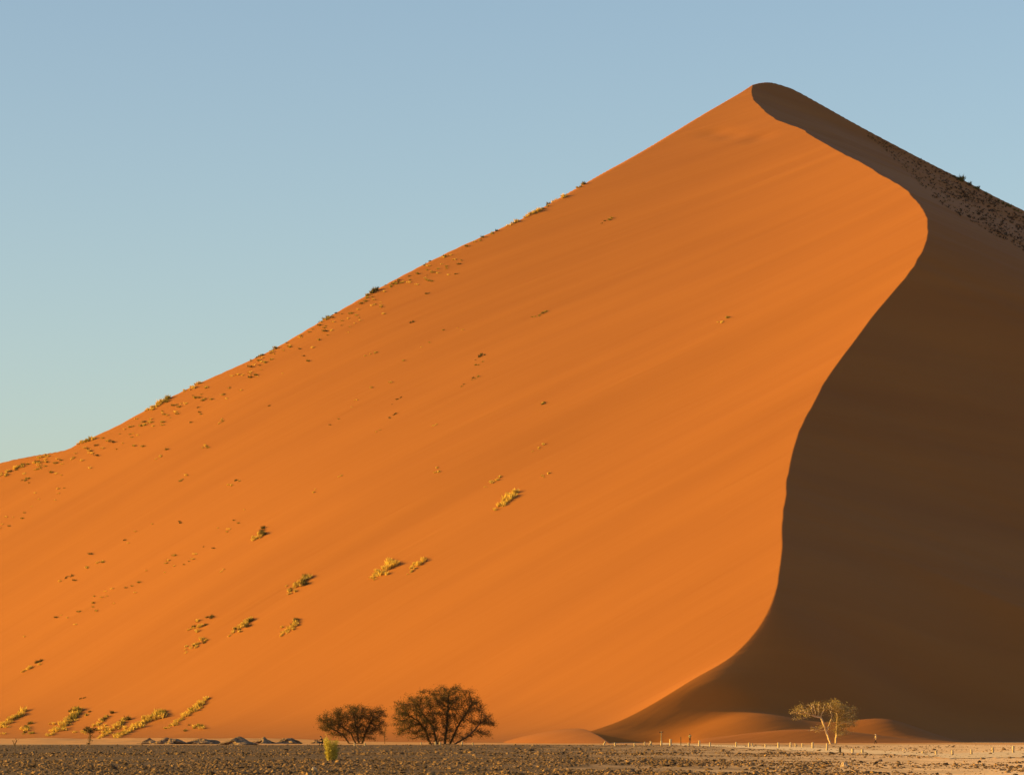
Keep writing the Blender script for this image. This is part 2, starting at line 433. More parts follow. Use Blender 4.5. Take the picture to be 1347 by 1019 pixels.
def tree(name, label, px, py, blobs_px, trunks_px, n_att, seed, bark, leaf, tip, leaf_n, leaf_len, leaf_w, spread, step, rmax, keep=lambda c: True, di=4.0, dk=0.55, group=None, cat='tree'):
    base = on_plain(px, py); base.z = float(G(base.x, base.y)) - 0.05
    sc = base.y / F
    rs = np.random.RandomState(seed)
    bl = [((b[0] - px) * sc, (py - b[1]) * sc, b[2] * sc, b[3] * sc, (b[4] if len(b) > 4 else min(b[2], b[3] * 1.6)) * sc) for b in blobs_px]
    tr = []
    rootp = np.array((0.0, 0.0, -0.15))
    for t in trunks_px:
        q = [np.array(((a - px) * sc, dy, (py - b) * sc)) for a, b, dy in t]
        ch = [rootp] if abs(t[0][1] - py) < 3 else []
        ch = ch + [q[0]]
        for e in q[1:]:
            n = max(1, int(np.linalg.norm(e - ch[-1]) / step)); s0 = ch[-1]
            for k in range(1, n + 1): ch.append(s0 + (e - s0) * k / n + rs.normal(0, step * 0.08, 3))
        tr.append(ch)
    nodes, par = colonize(rs, envelope(rs, bl, n_att), tr, step, di, dk)
    nodes[:, 2] = np.maximum(nodes[:, 2], 0.0)
    rad, ch = pipe(nodes, par, tip, rmax=rmax)
    root = thing(name, label, cat, base, 0, group)
    V, Fs = tubes(nodes, par, rad)
    link_mesh('trunk', V, Fs, bark, root)
    tips = [nodes[i] for i in range(len(nodes)) if rad[i] < tip * 2.6 and keep(nodes[i])]
    V, Fs = sprays(rs, tips, leaf_n, spread, leaf_len, leaf_w)
    link_mesh('crown', V, Fs, leaf, root)
    return root

# the two big camel thorn trees left of centre, the small one between them
tree('camel_thorn_tree', 'tallest broad dark thorn tree with many stems, standing in front of the bright dune', 582, 978.5,
     [(560, 935, 44, 27, 26), (548, 945, 36, 25, 22), (590, 918, 34, 19, 22), (583, 912, 15, 11), (610, 930, 30, 24, 22), (628, 947, 24, 20, 18), (645, 954, 12, 9), (575, 955, 40, 18, 20), (533, 955, 18, 14), (524, 940, 10, 10), (535, 968, 14, 7), (630, 965, 20, 9), (560, 966, 20, 12, 14), (604, 966, 22, 12, 14), (582, 964, 26, 14, 16), (540, 966, 14, 8)],
     [[(566, 978, 0), (560, 960, 0.4), (548, 945, 0.6)], [(575, 979, 0.3), (570, 955, -0.3), (556, 938, -0.8)], [(585, 979, -0.4), (588, 950, 0), (590, 925, 0.3)], [(592, 978, 0.4), (602, 955, 0.6), (615, 935, 1)], [(596, 979, -0.4), (618, 966, -0.8), (632, 950, -1)]],
     1000, 3, BARK, LEAF, 0.032, 30, 0.44, 0.024, 0.34, 0.36, 0.48)
tree('camel_thorn_tree', 'broad dark thorn tree, second in height, to the left of the tallest one', 468, 977.5,
     [(440, 946, 23, 16, 16), (465, 942, 26, 18, 18), (490, 943, 20, 17, 16), (455, 955, 34, 16, 18), (485, 958, 26, 16, 16), (428, 955, 12, 8), (472, 966, 24, 10), (500, 958, 11, 10, 9), (445, 966, 16, 7)],
     [[(468, 978, 0), (462, 964, 0.3), (445, 952, 0.5)], [(476, 978, 0.3), (482, 960, 0), (490, 945, 0)], [(460, 978, -0.3), (452, 966, -0.5), (434, 956, -0.8)], [(472, 978, -0.2), (470, 960, -0.6), (466, 944, -0.6)]],
     640, 5, BARK, LEAF, 0.032, 32, 0.42, 0.024, 0.34, 0.34, 0.38)
tree('thorn_bush', 'small bare brown thorn bush between the two broad dark trees', 506, 978,
     [(506, 962, 7, 9, 5), (510, 968, 6, 5, 4)], [[(506, 978, 0), (506, 970, 0)]], 60, 7, BARK, LEAF, 0.02, 3, 0.28, 0.04, 0.15, 0.25, 0.14, cat='bush')
# the golden tree at the right
tree('dry_acacia_tree', 'sunlit golden half bare acacia with two stems, before the shaded dune', 1093, 978,
     [(1060, 936, 20, 9, 12), (1046, 938, 9, 8, 7), (1075, 930, 18, 9, 12), (1098, 931, 20, 11, 12), (1115, 936, 14, 9, 9), (1125, 931, 7, 5, 5), (1112, 950, 18, 11, 10), (1105, 960, 14, 8, 8), (1068, 960, 8, 6, 5), (1043, 945, 6, 4, 4)],
     [[(1093, 978, 0), (1087, 962, 0.1), (1084, 952, 0), (1080, 943, 0), (1068, 940, 0)], [(1099, 978, 0.4), (1101, 962, 0.5), (1102, 942, 0.5), (1100, 933, 0.4)], [(1087, 962, 0.1), (1092, 950, 0.2), (1095, 940, -0.2)]],
     760, 9, BARK2, LEAF2, 0.034, 34, 0.34, 0.024, 0.30, 0.30, 0.36, keep=lambda c: c[0] > 0.2 or (c[0] * 7.3 + c[2] * 3.1) % 1 < 0.4)
tree('umbrella_thorn_tree', 'little flat crowned thorn tree on a thin stem by the grassy strips', 117, 978.5,
     [(118, 960, 10, 4.5, 8), (121, 957, 6, 3, 5), (113, 961, 6, 3.5, 5)], [[(117, 979, 0), (119, 968, 0), (118, 962, 0)]], 110, 13, BARK, LEAF, 0.02, 14, 0.3, 0.05, 0.16, 0.22, 0.13)
tree('bare_bush', 'little bare dark bush of forked stems on the left edge of the plain', 19, 980,
     [(16, 972, 3, 4, 2), (22, 971, 3, 4, 2)], [[(19, 980, 0), (17.5, 974, 0)], [(19.5, 980, 0.1), (21.5, 973, 0)]], 34, 15, BARK, LEAF, 0.035, 2, 0.25, 0.04, 0.1, 0.22, 0.15, cat='bush')

# ------------------------------------------------------------------ grass
def blades(rs, pts, n, h, w, lean=0.55):
    """Tufts of tapering blades at the given points (local): x, y, z, size."""
    p = np.repeat(np.array(pts, float), n, 0); m = len(p); s_ = p[:, 3]
    a = rs.uniform(0, 2 * math.pi, m); r0 = rs.rand(m) ** 0.7 * h * 0.35 * s_
    b = p[:, :3] + np.stack([np.cos(a) * r0, np.sin(a) * r0, np.full(m, -0.05)], 1)
    l = rs.uniform(0.1, lean, m); d = np.stack([np.cos(a) * l, np.sin(a) * l, np.ones(m)], 1); d /= np.linalg.norm(d, axis=1)[:, None]
    L = (h * s_ * rs.uniform(0.5, 1.1, m))[:, None]; t = rs.uniform(0, math.pi, m)
    q = np.stack([np.cos(t), np.sin(t), np.zeros(m)], 1) * (w * s_)[:, None]
    V = np.stack([b - q, b + q, b + d * L * 0.6 + q * 0.8, b + d * L, b + d * L * 0.6 - q * 0.8], 1).reshape(-1, 3)
    return V, np.arange(5 * m).reshape(-1, 5)

def strip(px0, py0, px1, py1, hpx, label, mats=(None, None), seed=0, name='grass_clump', width=1.0, shade_top=0.25, group='grass clumps on the dune', cat='grass clump'):
    """A ragged drift of grass tufts on the slope, from its lower left to its upper right end in the photo."""
    rs = np.random.RandomState(seed + int(px0 * 7 + py0))
    ln = max(1.0, math.hypot(px1 - px0, py1 - py0)); n = max(1, int(ln / (2.4 if hpx > 5 else 3.2)))
    P = []
    for k in range(n):
        t = (k + rs.uniform(0.2, 0.8)) / n
        qx = px0 + (px1 - px0) * t; qy = max(py0 + (py1 - py0) * t, float(np.interp(qx, SKYX, SKYY)) + 0.7)
        for _ in range(9):
            h = on_land(qx, qy)
            if h is not None and h.y < float(ridge_y(h.x)) + 3: break
            h = None; qy += 0.6
        if h is not None: P.append((h, t))
    if not P: return None
    base = P[len(P) // 2][0].copy(); sc = base.y / F
    root = thing(name, label, cat, base, 0, group) if len(P) > 1 else None
    for h, t in P:
        m = 1 if (t > 1 - shade_top and rs.rand() < 0.42) or rs.rand() < 0.12 else 0  # darker material at the upper end: mostly tuft shade put into the colour
        for side in range(2 if hpx > 6.5 and n > 3 else 1):
            q = h + Vector((rs.normal(0, 0.30 * width * (1 + hpx / 9)), rs.normal(0, 0.9 * width * (1 + hpx / 9)), 0))
            pts = []
            s0 = ((0.55 + 0.65 * t) if n > 3 else 1.0) * rs.uniform(0.6, 1.15)
            for _ in range(5 if hpx > 5 else 4):
                x, y = q.x + rs.normal(0, 0.16), q.y + rs.normal(0, 0.2)
                pts.append((x - base.x, y - base.y, float(land(x, y)) - base.z, s0 * rs.uniform(0.75, 1.1)))
            v, f = blades(rs, pts, 12, hpx * sc * 0.8, 0.035 + 0.007 * hpx, 0.8)
            o = link_mesh('tuft' if root else name, v, f, mats[m], parent=root, loc=None if root else base)
    return root or tag(o, label, cat, group)

SKYX, SKYY = map(np.array, zip(*sorted(dense(LSKY, 90) + dense(RSKY[1:], 70))))
GO, OG, DO, DD = (GOLD, OLIVE), (OLIVE, DARKG), (GOLD, DARKG), (DARKG, DARKG)  # second of each pair: darker plants, and shade painted on the drift ends
STRIPS = [
 (0, 957, 28, 940, 9, GO, 'yellow grass patch with dark tops at the left edge, just above the plain'),
 (30, 966, 42, 949, 6, OG, 'scattered dark grass to the right of the patch at the left edge'),
 (62, 968, 104, 938, 9, GO, 'wide yellow grass drift with a dark green shrub at its upper end'),
 (112, 941, 119, 937, 4, OG, 'small dark tuft right of the drift topped by a green shrub'),
 (108, 966, 146, 939, 6, DO, 'grass drift running up behind the little flat crowned tree'),
 (132, 971, 166, 946, 7, DO, 'grass drift with dark heads just right of the little flat crowned tree'),
 (150, 971, 218, 935, 9, GO, 'longest yellow grass drift near the foot of the dune'),
 (221, 957, 269, 923, 7, GO, 'narrow yellow green grass drift, the rightmost of those by the plain'),
 (238, 964, 246, 955, 4, OG, 'small green tuft under the rightmost drift by the plain'),
 (252, 958, 261, 953, 4, OG, 'small dark green tuft at the far right under the rightmost drift'),
 (104, 921, 111, 917, 3, OG, 'tiny tuft alone on the sand above the drift topped by a shrub'),
 (28, 884, 53, 869, 6, DO, 'grass clump alone on the sand above the left edge patch'),
 (243, 855, 271, 840, 6, DO, 'lower left one of four golden clumps lying close together low on the face'),
 (248, 828, 276, 812, 6, DO, 'upper left one of four golden clumps lying close together low on the face'),
 (305, 832, 328, 818, 7, DO, 'third from the left of four golden clumps lying close together'),
 (371, 833, 393, 819, 7, DO, 'rightmost of four golden clumps lying close together low on the face'),
 (378, 779, 406, 761, 8, DO, 'large golden clump above the four that lie close together'),
 (333, 711, 348, 700, 7, DO, 'golden clump with a dark head in the left middle of the face'),
 (490, 758, 517, 742, 9, (GOLD, GOLD), 'broad golden clump low in the middle of the lit face, left of a pair'),
 (538, 751, 557, 739, 7, (GOLD, GOLD), 'slim golden clump low in the middle of the lit face, right of a pair'),
 (298, 640, 314, 634, 4, DO, 'tuft with a dark head, alone at mid height on the left face'),
 (637, 638, 661, 626, 5, (GOLD, GOLD), 'thin line of golden tufts near the centre of the face'),
 (652, 668, 675, 652, 9, (GOLD, GOLD), 'bushy golden cluster just below the thin line of tufts'),
 (570, 621, 583, 615, 4, DO, 'small tuft left of the thin line of golden tufts'),
 (234, 632, 247, 626, 4, GO, 'small tuft on the left face, level with one with a dark head'),
 (262, 592, 275, 587, 4, GO, 'faint golden tuft below the scrubby strip of the left skyline'),
 (706, 534, 718, 528, 5, DO, 'small upright tuft with a long shadow in the middle of the face'),
 (713, 626, 722, 622, 4, (GOLD, GOLD), 'small round golden tuft right of the thin line of tufts'),
 (702, 592, 716, 585, 4, (GOLD, GOLD), 'faint pale grass wisp above a small round tuft'),
 (627, 472, 641, 464, 4, DD, 'uppermost dark tuft of the short row in the upper middle of the face'),
 (625, 483, 634, 477, 3, OG, 'second dark tuft from the top of the short row in the upper middle'),
 (617, 501, 630, 494, 3, OG, 'third dark tuft from the top of the short row in the upper middle'),
 (604, 510, 611, 506, 3, OG, 'lowest small tuft of the short row in the upper middle'),
 (516, 530, 528, 524, 3, DD, 'upper dark tuft of two left of the short row'),
 (509, 551, 521, 545, 3, DD, 'lower dark tuft of two left of the short row'),
 (494, 570, 500, 565, 3, GO, 'small tuft just under the two dark ones'),
 (791, 292, 807, 286, 5, OG, 'dark olive tuft high up, below the upper skyline'),
 (700, 418, 720, 411, 4, OG, 'faint tuft at upper mid height, right of the row of dark tufts'),
 (943, 425, 955, 420, 4, GO, 'only small tuft far right on the lit face, near the bend of the crest'),
 (352, 534, 359, 531, 3, DD, 'black little tuft below the scrubby strip, on bare sand'),
 (539, 426, 547, 422, 3, DD, 'small dark tuft below the skyline where the scrub thins out'),
 (480, 468, 493, 463, 4, GO, 'golden tuft in the upper left, below the scrubby strip'),
 (570, 559, 577, 555, 3, GO, 'tiny tuft at mid height right of the two dark ones'),
 (443, 630, 449, 626, 3, GO, 'tiny tuft in the left centre, alone on smooth sand'),
 (409, 647, 415, 643, 3, GO, 'tiny tuft in the left centre, lower of two on smooth sand'),
 (205, 602, 217, 597, 4, GO, 'pale tuft on the left shoulder below the skyline grass'),
 (285, 557, 297, 551, 4, GO, 'pale tuft on the left face under the band of specks'),
 (233, 689, 238, 685, 3, DD, 'black speck of a tuft on the left face'),
 (84, 763, 92, 757, 4, DD, 'dark round tuft on the far left of the lower face'),
 (128, 741, 139, 736, 4, GO, 'two headed small tuft right above the dark round one'),
 (288, 752, 296, 747, 4, GO, 'small tuft above the four golden clumps'),
 (0, 625, 32, 614, 6, DO, 'golden and dark grass drift at the left edge just under the skyline'),
 (28, 634, 40, 627, 4, OG, 'dark tuft under the drift at the left edge of the skyline'),
 (46, 603, 64, 597, 5, DO, 'golden tuft right under the flat left end of the skyline'),
 (100, 582, 124, 570, 6, GO, 'low shrub on the skyline where the flat left end begins to climb'),
 (193, 536, 222, 522, 8, GO, 'broad yellow bush standing out on the lower left skyline'),
 (182, 560, 196, 553, 5, OG, 'olive tuft just under the broad yellow bush on the skyline'),
 (243, 512, 264, 500, 6, GO, 'bush on the skyline up from the broad yellow one'),
 (332, 470, 342, 464, 4, OG, 'first of three small bushes in a row on the left skyline'),
 (343, 466, 350, 461, 5, OG, 'second of three small bushes in a row on the left skyline'),
 (355, 461, 366, 454, 5, OG, 'third and highest of three small bushes in a row on the left skyline'),
 (419, 423, 433, 415, 6, OG, 'dark round bush on the middle of the left skyline'),
 (436, 414, 444, 410, 4, DD, 'black tuft close above the dark round bush on the skyline'),
 (482, 386, 497, 377, 7, OG, 'olive bush sitting alone on the skyline, halfway up'),
 (508, 378, 526, 369, 5, OG, 'dark grass just below the skyline, right of the bush halfway up'),
 (558, 347, 568, 342, 4, OG, 'small tuft on the skyline above the middle bushes'),
 (626, 317, 640, 311, 5, OG, 'dark bush at the lower end of the row of skyline bushes near the top'),
 (642, 307, 652, 301, 6, OG, 'second bush of the row on the upper skyline'),
 (663, 297, 683, 290, 6, DO, 'long low bush of the row on the upper skyline'),
 (692, 282, 708, 273, 7, GO, 'golden bush of the row on the upper skyline'),
 (713, 271, 722, 265, 6, OG, 'dark narrow bush of the row on the upper skyline'),
 (726, 264, 743, 255, 6, (GOLD, GOLD), 'orange brown bush of the row on the upper skyline'),
 (757, 247, 770, 239, 6, OG, 'topmost bush on the sunlit skyline'),
]
for k, (a, b, c, d, h, m, lab) in enumerate(STRIPS):
    strip(a, b, c, d, h, lab, m, k)
o = strip(92, 939, 101, 934, 9, 'dark green round shrub at the top of the wide yellow grass drift', (DARKG, DARKG), 400, 'shrub', cat='shrub', group='shrubs')
o = strip(0, 986, 7, 986, 11, 'pale yellow grass clump on the plain at the left edge', (GOLD, GOLD), 401, 'grass_clump', width=0.5, group='grass on the plain')

# small specks: three kinds of tuft, copied
protos = []
for k, m in enumerate((GOLD, OLIVE, DARKG)):
    rs = np.random.RandomState(70 + k)
    pts = [(rs.normal(0, 0.35), rs.normal(0, 0.35), 0, rs.uniform(0.6, 1)) for _ in range(4)]
    V, Fs = blades(rs, pts, 14, 0.75, 0.07, 0.8)
    protos.append(link_mesh('grass_tuft', V, Fs, m))
used = [False] * 3
def speck(px, py, kind, s_, label, group):
    h = on_land(px, py)
    if h is None: return
    o = protos[kind]
    if used[kind]: o = o.copy(); col.objects.link(o)
    used[kind] = True
    o.location = h; o.scale = (s_, s_, s_); o.rotation_euler = (0, 0, (px * 7 + py) % 6.28)
    tag(o, label, 'grass tuft', group)
rs = np.random.RandomState(12)
lx, ly = zip(*LSKY)
for _ in range(205):                                    # band under the left skyline
    px = rs.uniform(30, 620); sky_y = np.interp(px, lx, ly)
    py = sky_y + 4 + abs(rs.normal(0, 16)) + (10 if px < 330 else 0) * rs.rand()
    speck(px, py, int(rs.choice(3, p=[0.45, 0.4, 0.15])), rs.uniform(0.5, 1.25), 'one of the many small dry tufts sprinkled below the left skyline', 'small tufts below the left skyline')
for (x0, y0, x1, y1, n) in ((20, 850, 345, 662, 26), (120, 812, 300, 705, 12), (0, 690, 100, 640, 12), (430, 560, 640, 395, 12), (30, 800, 200, 690, 10)):
    for k in range(n):                                  # lines of specks along the wind streaks
        t = rs.rand(); px = x0 + (x1 - x0) * t + rs.normal(0, 4); py = y0 + (y1 - y0) * t + rs.normal(0, 5)
        speck(px, py, int(rs.choice(3, p=[0.6, 0.3, 0.1])), rs.uniform(0.45, 1.0), 'tiny dry tuft in the sparse lines across the lower left face', 'tiny tufts in lines across the face')

for _ in range(26):                                     # loose tufts at the foot
    px = rs.uniform(0, 285); py = 966 - abs(rs.normal(0, 9)) - 0.02 * px
    speck(px, py, int(rs.choice(3, p=[0.75, 0.2, 0.05])), rs.uniform(0.9, 1.7), 'one of the loose yellow tufts strewn between the grass drifts at the dune foot', 'loose tufts between the drifts')

# scrub on the far shaded slope
def far_scrub():
    rs = np.random.RandomState(31); pts = []
    sx_, sy_ = zip(*RSKY)
    while len(pts) < 1700:
        px = 1140 + 290 * rs.rand() ** 0.8; top = np.interp(px, sx_, sy_)
        dep = 6 + 42 * sstep(1130, 1260, px)
        py = top + 3 + dep * rs.rand()
        if rs.rand() > 0.25 + 0.75 * abs(vnoise(px / 14, py / 7, 3)): continue
        h = on_land(px, py)
        if h is not None: pts.append((h.x, h.y, h.z, rs.uniform(0.35, 1.1) * (0.5 + 0.5 * float(sstep(1140, 1270, px)))))
    b = pts[0][:3]
    V, Fs = blades(rs, [(p[0] - b[0], p[1] - b[1], p[2] - b[2], p[3]) for p in pts], 12, 0.95, 0.10, 1.3)
    o = link_mesh('desert_scrub', V, Fs, SCRUB, loc=b)
    tag(o, 'low dark scrub covering the shaded slope behind the bend of the crest', 'scrub', kind='stuff')
far_scrub()
for k, (px, py, h, lab) in enumerate((
    (1262, 234, 9, 'largest bush on the right skyline, where the scrub begins'), (1274, 240, 6, 'low bush on the right skyline just beyond the largest one'),
    (1283, 245, 6, 'second low bush beyond the largest one on the right skyline'), (1293, 251, 5, 'third low bush beyond the largest one on the right skyline'),
    (1308, 260, 5, 'small bush midway along the right skyline scrub'), (1325, 269, 5, 'small bush near the right end of the right skyline'),
    (1340, 277, 5, 'last small bush at the right edge of the skyline'))):
    strip(px - 5, py, px + 5, py + 4, h, lab, (DARKG, DARKG), 500 + k, 'bush', cat='bush', group='bushes on the shaded skyline')

# ------------------------------------------------------------------ the yellow shrub on the plain
def yellow_shrub():
    base = on_plain(436, 999.5); sc = base.y / F; rs = np.random.RandomState(8)
    root = thing('yellow_shrub', 'upright bright yellow green shrub standing alone on the gravel', 'shrub', base)
    V = []; Fs = []; stems = []; par = []
    for k in range(64):
        a = rs.uniform(0, 2 * math.pi); r0 = 0.30 * rs.rand() ** 0.5; L = rs.uniform(0.35, 1.0) ** 0.8 * 29 * sc * (1.2 - 1.1 * r0)
        b = np.array((math.cos(a) * r0, math.sin(a) * r0, -0.03)); lean = np.array((math.cos(a), math.sin(a), 0)) * rs.uniform(0.04, 0.24)
        last = -1
        for t in np.linspace(0, 1, 7):
            stems.append(b + (lean * t * t + np.array((0, 0, 1)) * t) * L); par.append(last); last = len(stems) - 1
    V, Fs = tubes(np.array(stems), par, np.full(len(stems), 0.008), 3)
    link_mesh('stem', V, Fs, YELL, root)
    tips = [q for i, q in enumerate(stems) if i % 7 >= 1]
    V, Fs = sprays(rs, tips, 10, 0.05, 0.14, 0.012, 0.8)
    link_mesh('foliage', V, Fs, YELL, root)
yellow_shrub()

# ------------------------------------------------------------------ the sandy track
def track():
    up = [(868, 977.2), (960, 980), (1060, 982.5), (1130, 986), (1200, 988.5), (1250, 991), (1300, 989), (1347, 987), (1420, 985.5)]
    lo = [(868, 978.6), (960, 982.3), (1060, 988), (1130, 990.5), (1200, 993), (1250, 997.5), (1300, 996.5), (1347, 996), (1420, 995)]
    V = []; Fs = []; n = 90; m = 5; rs = np.random.RandomState(2)
    for i in range(n + 1):
        px = 868 + (1420 - 868) * i / n
        a = np.interp(px, *zip(*up)) + rs.normal(0, 0.18); b = np.interp(px, *zip(*lo)) + rs.normal(0, 0.3)
        A_, B_ = on_plain(px, a), on_plain(px, b)
        for j in range(m + 1):
            q = A_.lerp(B_, j / m); V.append((q.x, q.y, float(G(q.x, q.y)) + 0.03))
    for i in range(n):
        for j in range(m):
            k = i * (m + 1) + j; Fs.append((k, k + 1, k + m + 2, k + m + 1))
    o = link_mesh('path', V, Fs, noise_mat('track_sand', (0.66, 0.44, 0.25), (0.82, 0.57, 0.34), 0.7, bump=0.03), smooth=True); o['kind'] = 'structure'
track()

# ------------------------------------------------------------------ gravel, single stones, dug earth
PHI = (1 + 5 ** 0.5) / 2
ICO = np.array([(-1, PHI, 0), (1, PHI, 0), (-1, -PHI, 0), (1, -PHI, 0), (0, -1, PHI), (0, 1, PHI), (0, -1, -PHI), (0, 1, -PHI), (PHI, 0, -1), (PHI, 0, 1), (-PHI, 0, -1), (-PHI, 0, 1)]) / 1.902
ICOF = np.array([(0, 11, 5), (0, 5, 1), (0, 1, 7), (0, 7, 10), (0, 10, 11), (1, 5, 9), (5, 11, 4), (11, 10, 2), (10, 7, 6), (7, 1, 8), (3, 9, 4), (3, 4, 2), (3, 2, 6), (3, 6, 8), (3, 8, 9), (4, 9, 5), (2, 4, 11), (6, 2, 10), (8, 6, 7), (9, 8, 1)])
def gravel():
    rs = np.random.RandomState(44)
    def area(d0, d1, dens):
        n = int(0.155 * (d1 * d1 - d0 * d0) * dens)
        D = np.sqrt(rs.uniform(d0 * d0, d1 * d1, n)); return D, rs.uniform(-0.155, 0.155, n) * D
    parts = [area(118, 240, 8.0), area(240, 330, 3.2), area(330, 575, 0.4)]
    D = np.concatenate([p[0] for p in parts]); X = np.concatenate([p[1] for p in parts])
    u = X / D
    clump = vnoise(X / 5.0, D / 14.0, 71) * 0.8 + vnoise(X / 1.7, D / 5.0, 72) * 0.3
    dens = np.clip(0.85 - 0.75 * sstep(0.02, 0.125, u) + clump, 0.04, 1) * (1 - 0.75 * np.exp(-((D - 262 - 30 * vnoise(X / 20, D * 0, 73)) / 22) ** 2))
    k = rs.rand(len(D)) < dens; D, X = D[k], X[k]; n = len(D)
    size = np.clip(rs.lognormal(-3.35, 0.55, n), 0.02, 0.17) * np.where(D > 300, 1.4, 1)
    zz = G(X, D)
    jit = 1 + rs.uniform(-0.3, 0.3, (n, 12, 1))
    sc = np.stack([rs.uniform(0.8, 1.4, n), rs.uniform(0.8, 1.4, n), rs.uniform(0.4, 0.8, n)], 1)[:, None, :]
    a = rs.uniform(0, 6.28, n); ca, sa = np.cos(a), np.sin(a)
    P = ICO[None] * jit * sc * size[:, None, None]
    Q = np.stack([P[..., 0] * ca[:, None] - P[..., 1] * sa[:, None], P[..., 0] * sa[:, None] + P[..., 1] * ca[:, None], P[..., 2]], -1)
    Q += np.stack([X, D, zz + size * 0.15], 1)[:, None, :]
    Fc = (ICOF[None] + (np.arange(n) * 12)[:, None, None]).reshape(-1, 3)
    o = grid_mesh('gravel', Q.reshape(-1, 3), Fc, STONE)
    o.data.polygons.foreach_set('use_smooth', np.zeros(len(o.data.polygons), bool))
    tag(o, 'brown and tan gravel strewn over the plain', 'gravel', kind='stuff')
gravel()

def lump(name, px, py, wpx, hpx, mat, label, cat, seed, group=None, rough=0.25, depth=0.9, sub=3, boulder=True):
    """A stone or a heap of earth: a distorted dome of the size it has in the photo."""
    rs = np.random.RandomState(seed); base = on_plain(px, py); sc = base.y / F
    w, h = wpx * sc / 2, hpx * sc
    nu, nv = 40, 14; V = []; Fs = []
    ph = rs.uniform(0, 99)
    for j in range(nv + 1):
        t = j / nv
        for i in range(nu):
            a = 2 * math.pi * i / nu
            if boulder: rr_ = math.cos(t * math.pi / 2) ** 0.6; zz = math.sin(t * math.pi / 2) * h
            else: rr_ = (1 - t) ** 0.85; zz = h * t ** 1.05
            f = 1 + rough * float(vnoise(math.cos(a) * 1.7 + ph, math.sin(a) * 1.7 + t * 2.3, seed)) + 0.4 * rough * float(vnoise(math.cos(a) * 5 + ph, math.sin(a) * 5 + t * 6, seed + 1))
            V.append((math.cos(a) * w * rr_ * f, math.sin(a) * w * rr_ * depth * f, zz * (1 + 0.5 * rough * float(vnoise(math.cos(a) * 3 * rr_ + ph, math.sin(a) * 3 * rr_, seed + 2))) - 0.08 * h))
    for j in range(nv):
        for i in range(nu):
            i2 = (i + 1) % nu; Fs.append((j * nu + i, j * nu + i2, (j + 1) * nu + i2, (j + 1) * nu + i))
    Fs.append(tuple(nv * nu + i for i in range(nu)))
    o = link_mesh(name, V, Fs, mat, loc=base)
    return tag(o, label, cat, group)
MOUNDS = [(197, 977.5, 34, 7, 'low dark earth heap, leftmost of the row before the dune foot'), (223, 977.8, 40, 9.5, 'second dark earth heap from the left in the row before the dune foot'),
 (268, 978, 50, 8.5, 'long flat earth heap in the middle of the row before the dune foot'), (311, 979, 52, 11.5, 'largest earth heap of the row, dark on its right flank'),
 (347, 977.5, 32, 8.5, 'rounded earth heap right of the largest one'), (379, 977.5, 40, 9.5, 'pointed earth heap, last big one before the thorn trees'), (416, 977.3, 22, 4, 'small earth heap beside the broad thorn trees')]
for k, (a, b, w, h, lab) in enumerate(MOUNDS):
    lump('earth_mound', a, b, w, h, EARTH, lab, 'earth heap', 600 + k, 'earth heaps before the dune', rough=0.5, boulder=False)
for k, (a, b, w, h, m, lab) in enumerate(((1110, 1008, 10, 6.5, PALE, 'largest pale boulder on the gravel below the golden tree'), (1050, 1018.5, 9, 4, EARTH, 'dark flat stone at the bottom edge below the golden tree'),
  (1158, 1001, 6, 3, EARTH, 'dark stone right of the largest pale boulder'), (1318, 1006.5, 6, 3, EARTH, 'dark stone alone on the sand at the lower right'),
  (1190, 986.5, 6, 3, PALE, 'pale stone on the plain right of the walking person'), (413, 1013, 6, 5, PALE, 'pale stone low in the gravel under the yellow shrub'), (830, 1015, 8, 5, EARTH, 'dark stone at the bottom of the gravel below the crescent dune'))):
    lump('stone', a, b, w, h, m, lab, 'stone', 650 + k, 'single stones on the plain', rough=0.45)

# ------------------------------------------------------------------ marker posts
def bollard_mesh(name, mat):
    V = []; Fs = []
    prof = [(0.5, -0.05), (0.5, 0.0), (0.47, 0.86), (0.40, 0.97), (0.22, 1.0)]
    for (r_, z) in prof:
        for k in range(8):
            a = 2 * math.pi * (k + 0.5) / 8; c = max(abs(math.cos(a)), abs(math.sin(a)))
            V.append((math.cos(a) * r_ / c * 0.94, math.sin(a) * r_ / c * 0.94, z))
    for j in range(len(prof) - 1):
        for k in range(8):
            k2 = (k + 1) % 8; Fs.append((j * 8 + k, j * 8 + k2, j * 8 + 8 + k2, j * 8 + 8 + k))
    n = (len(prof) - 1) * 8; Fs.append(tuple(n + k for k in range(8)))
    return link_mesh(name, V, Fs, mat)
PB, DB = bollard_mesh('marker_post', POST), bollard_mesh('marker_post', DPOST)
first = {PB.name: True, DB.name: True}
def post(px, top, bot, w, label, dark=False, lean=0.0, group='marker posts along the plain'):
    src = DB if dark else PB
    o = src
    if not first[src.name]: o = src.copy(); col.objects.link(o)
    first[src.name] = False
    b = on_plain(px, bot); sc = b.y / F
    o.location = b; o.scale = (w * sc, w * sc, (bot - top) * sc); o.rotation_euler = (0, lean, (px * 3.7) % 0.5 - 0.25)
    tag(o, label, 'post', group)
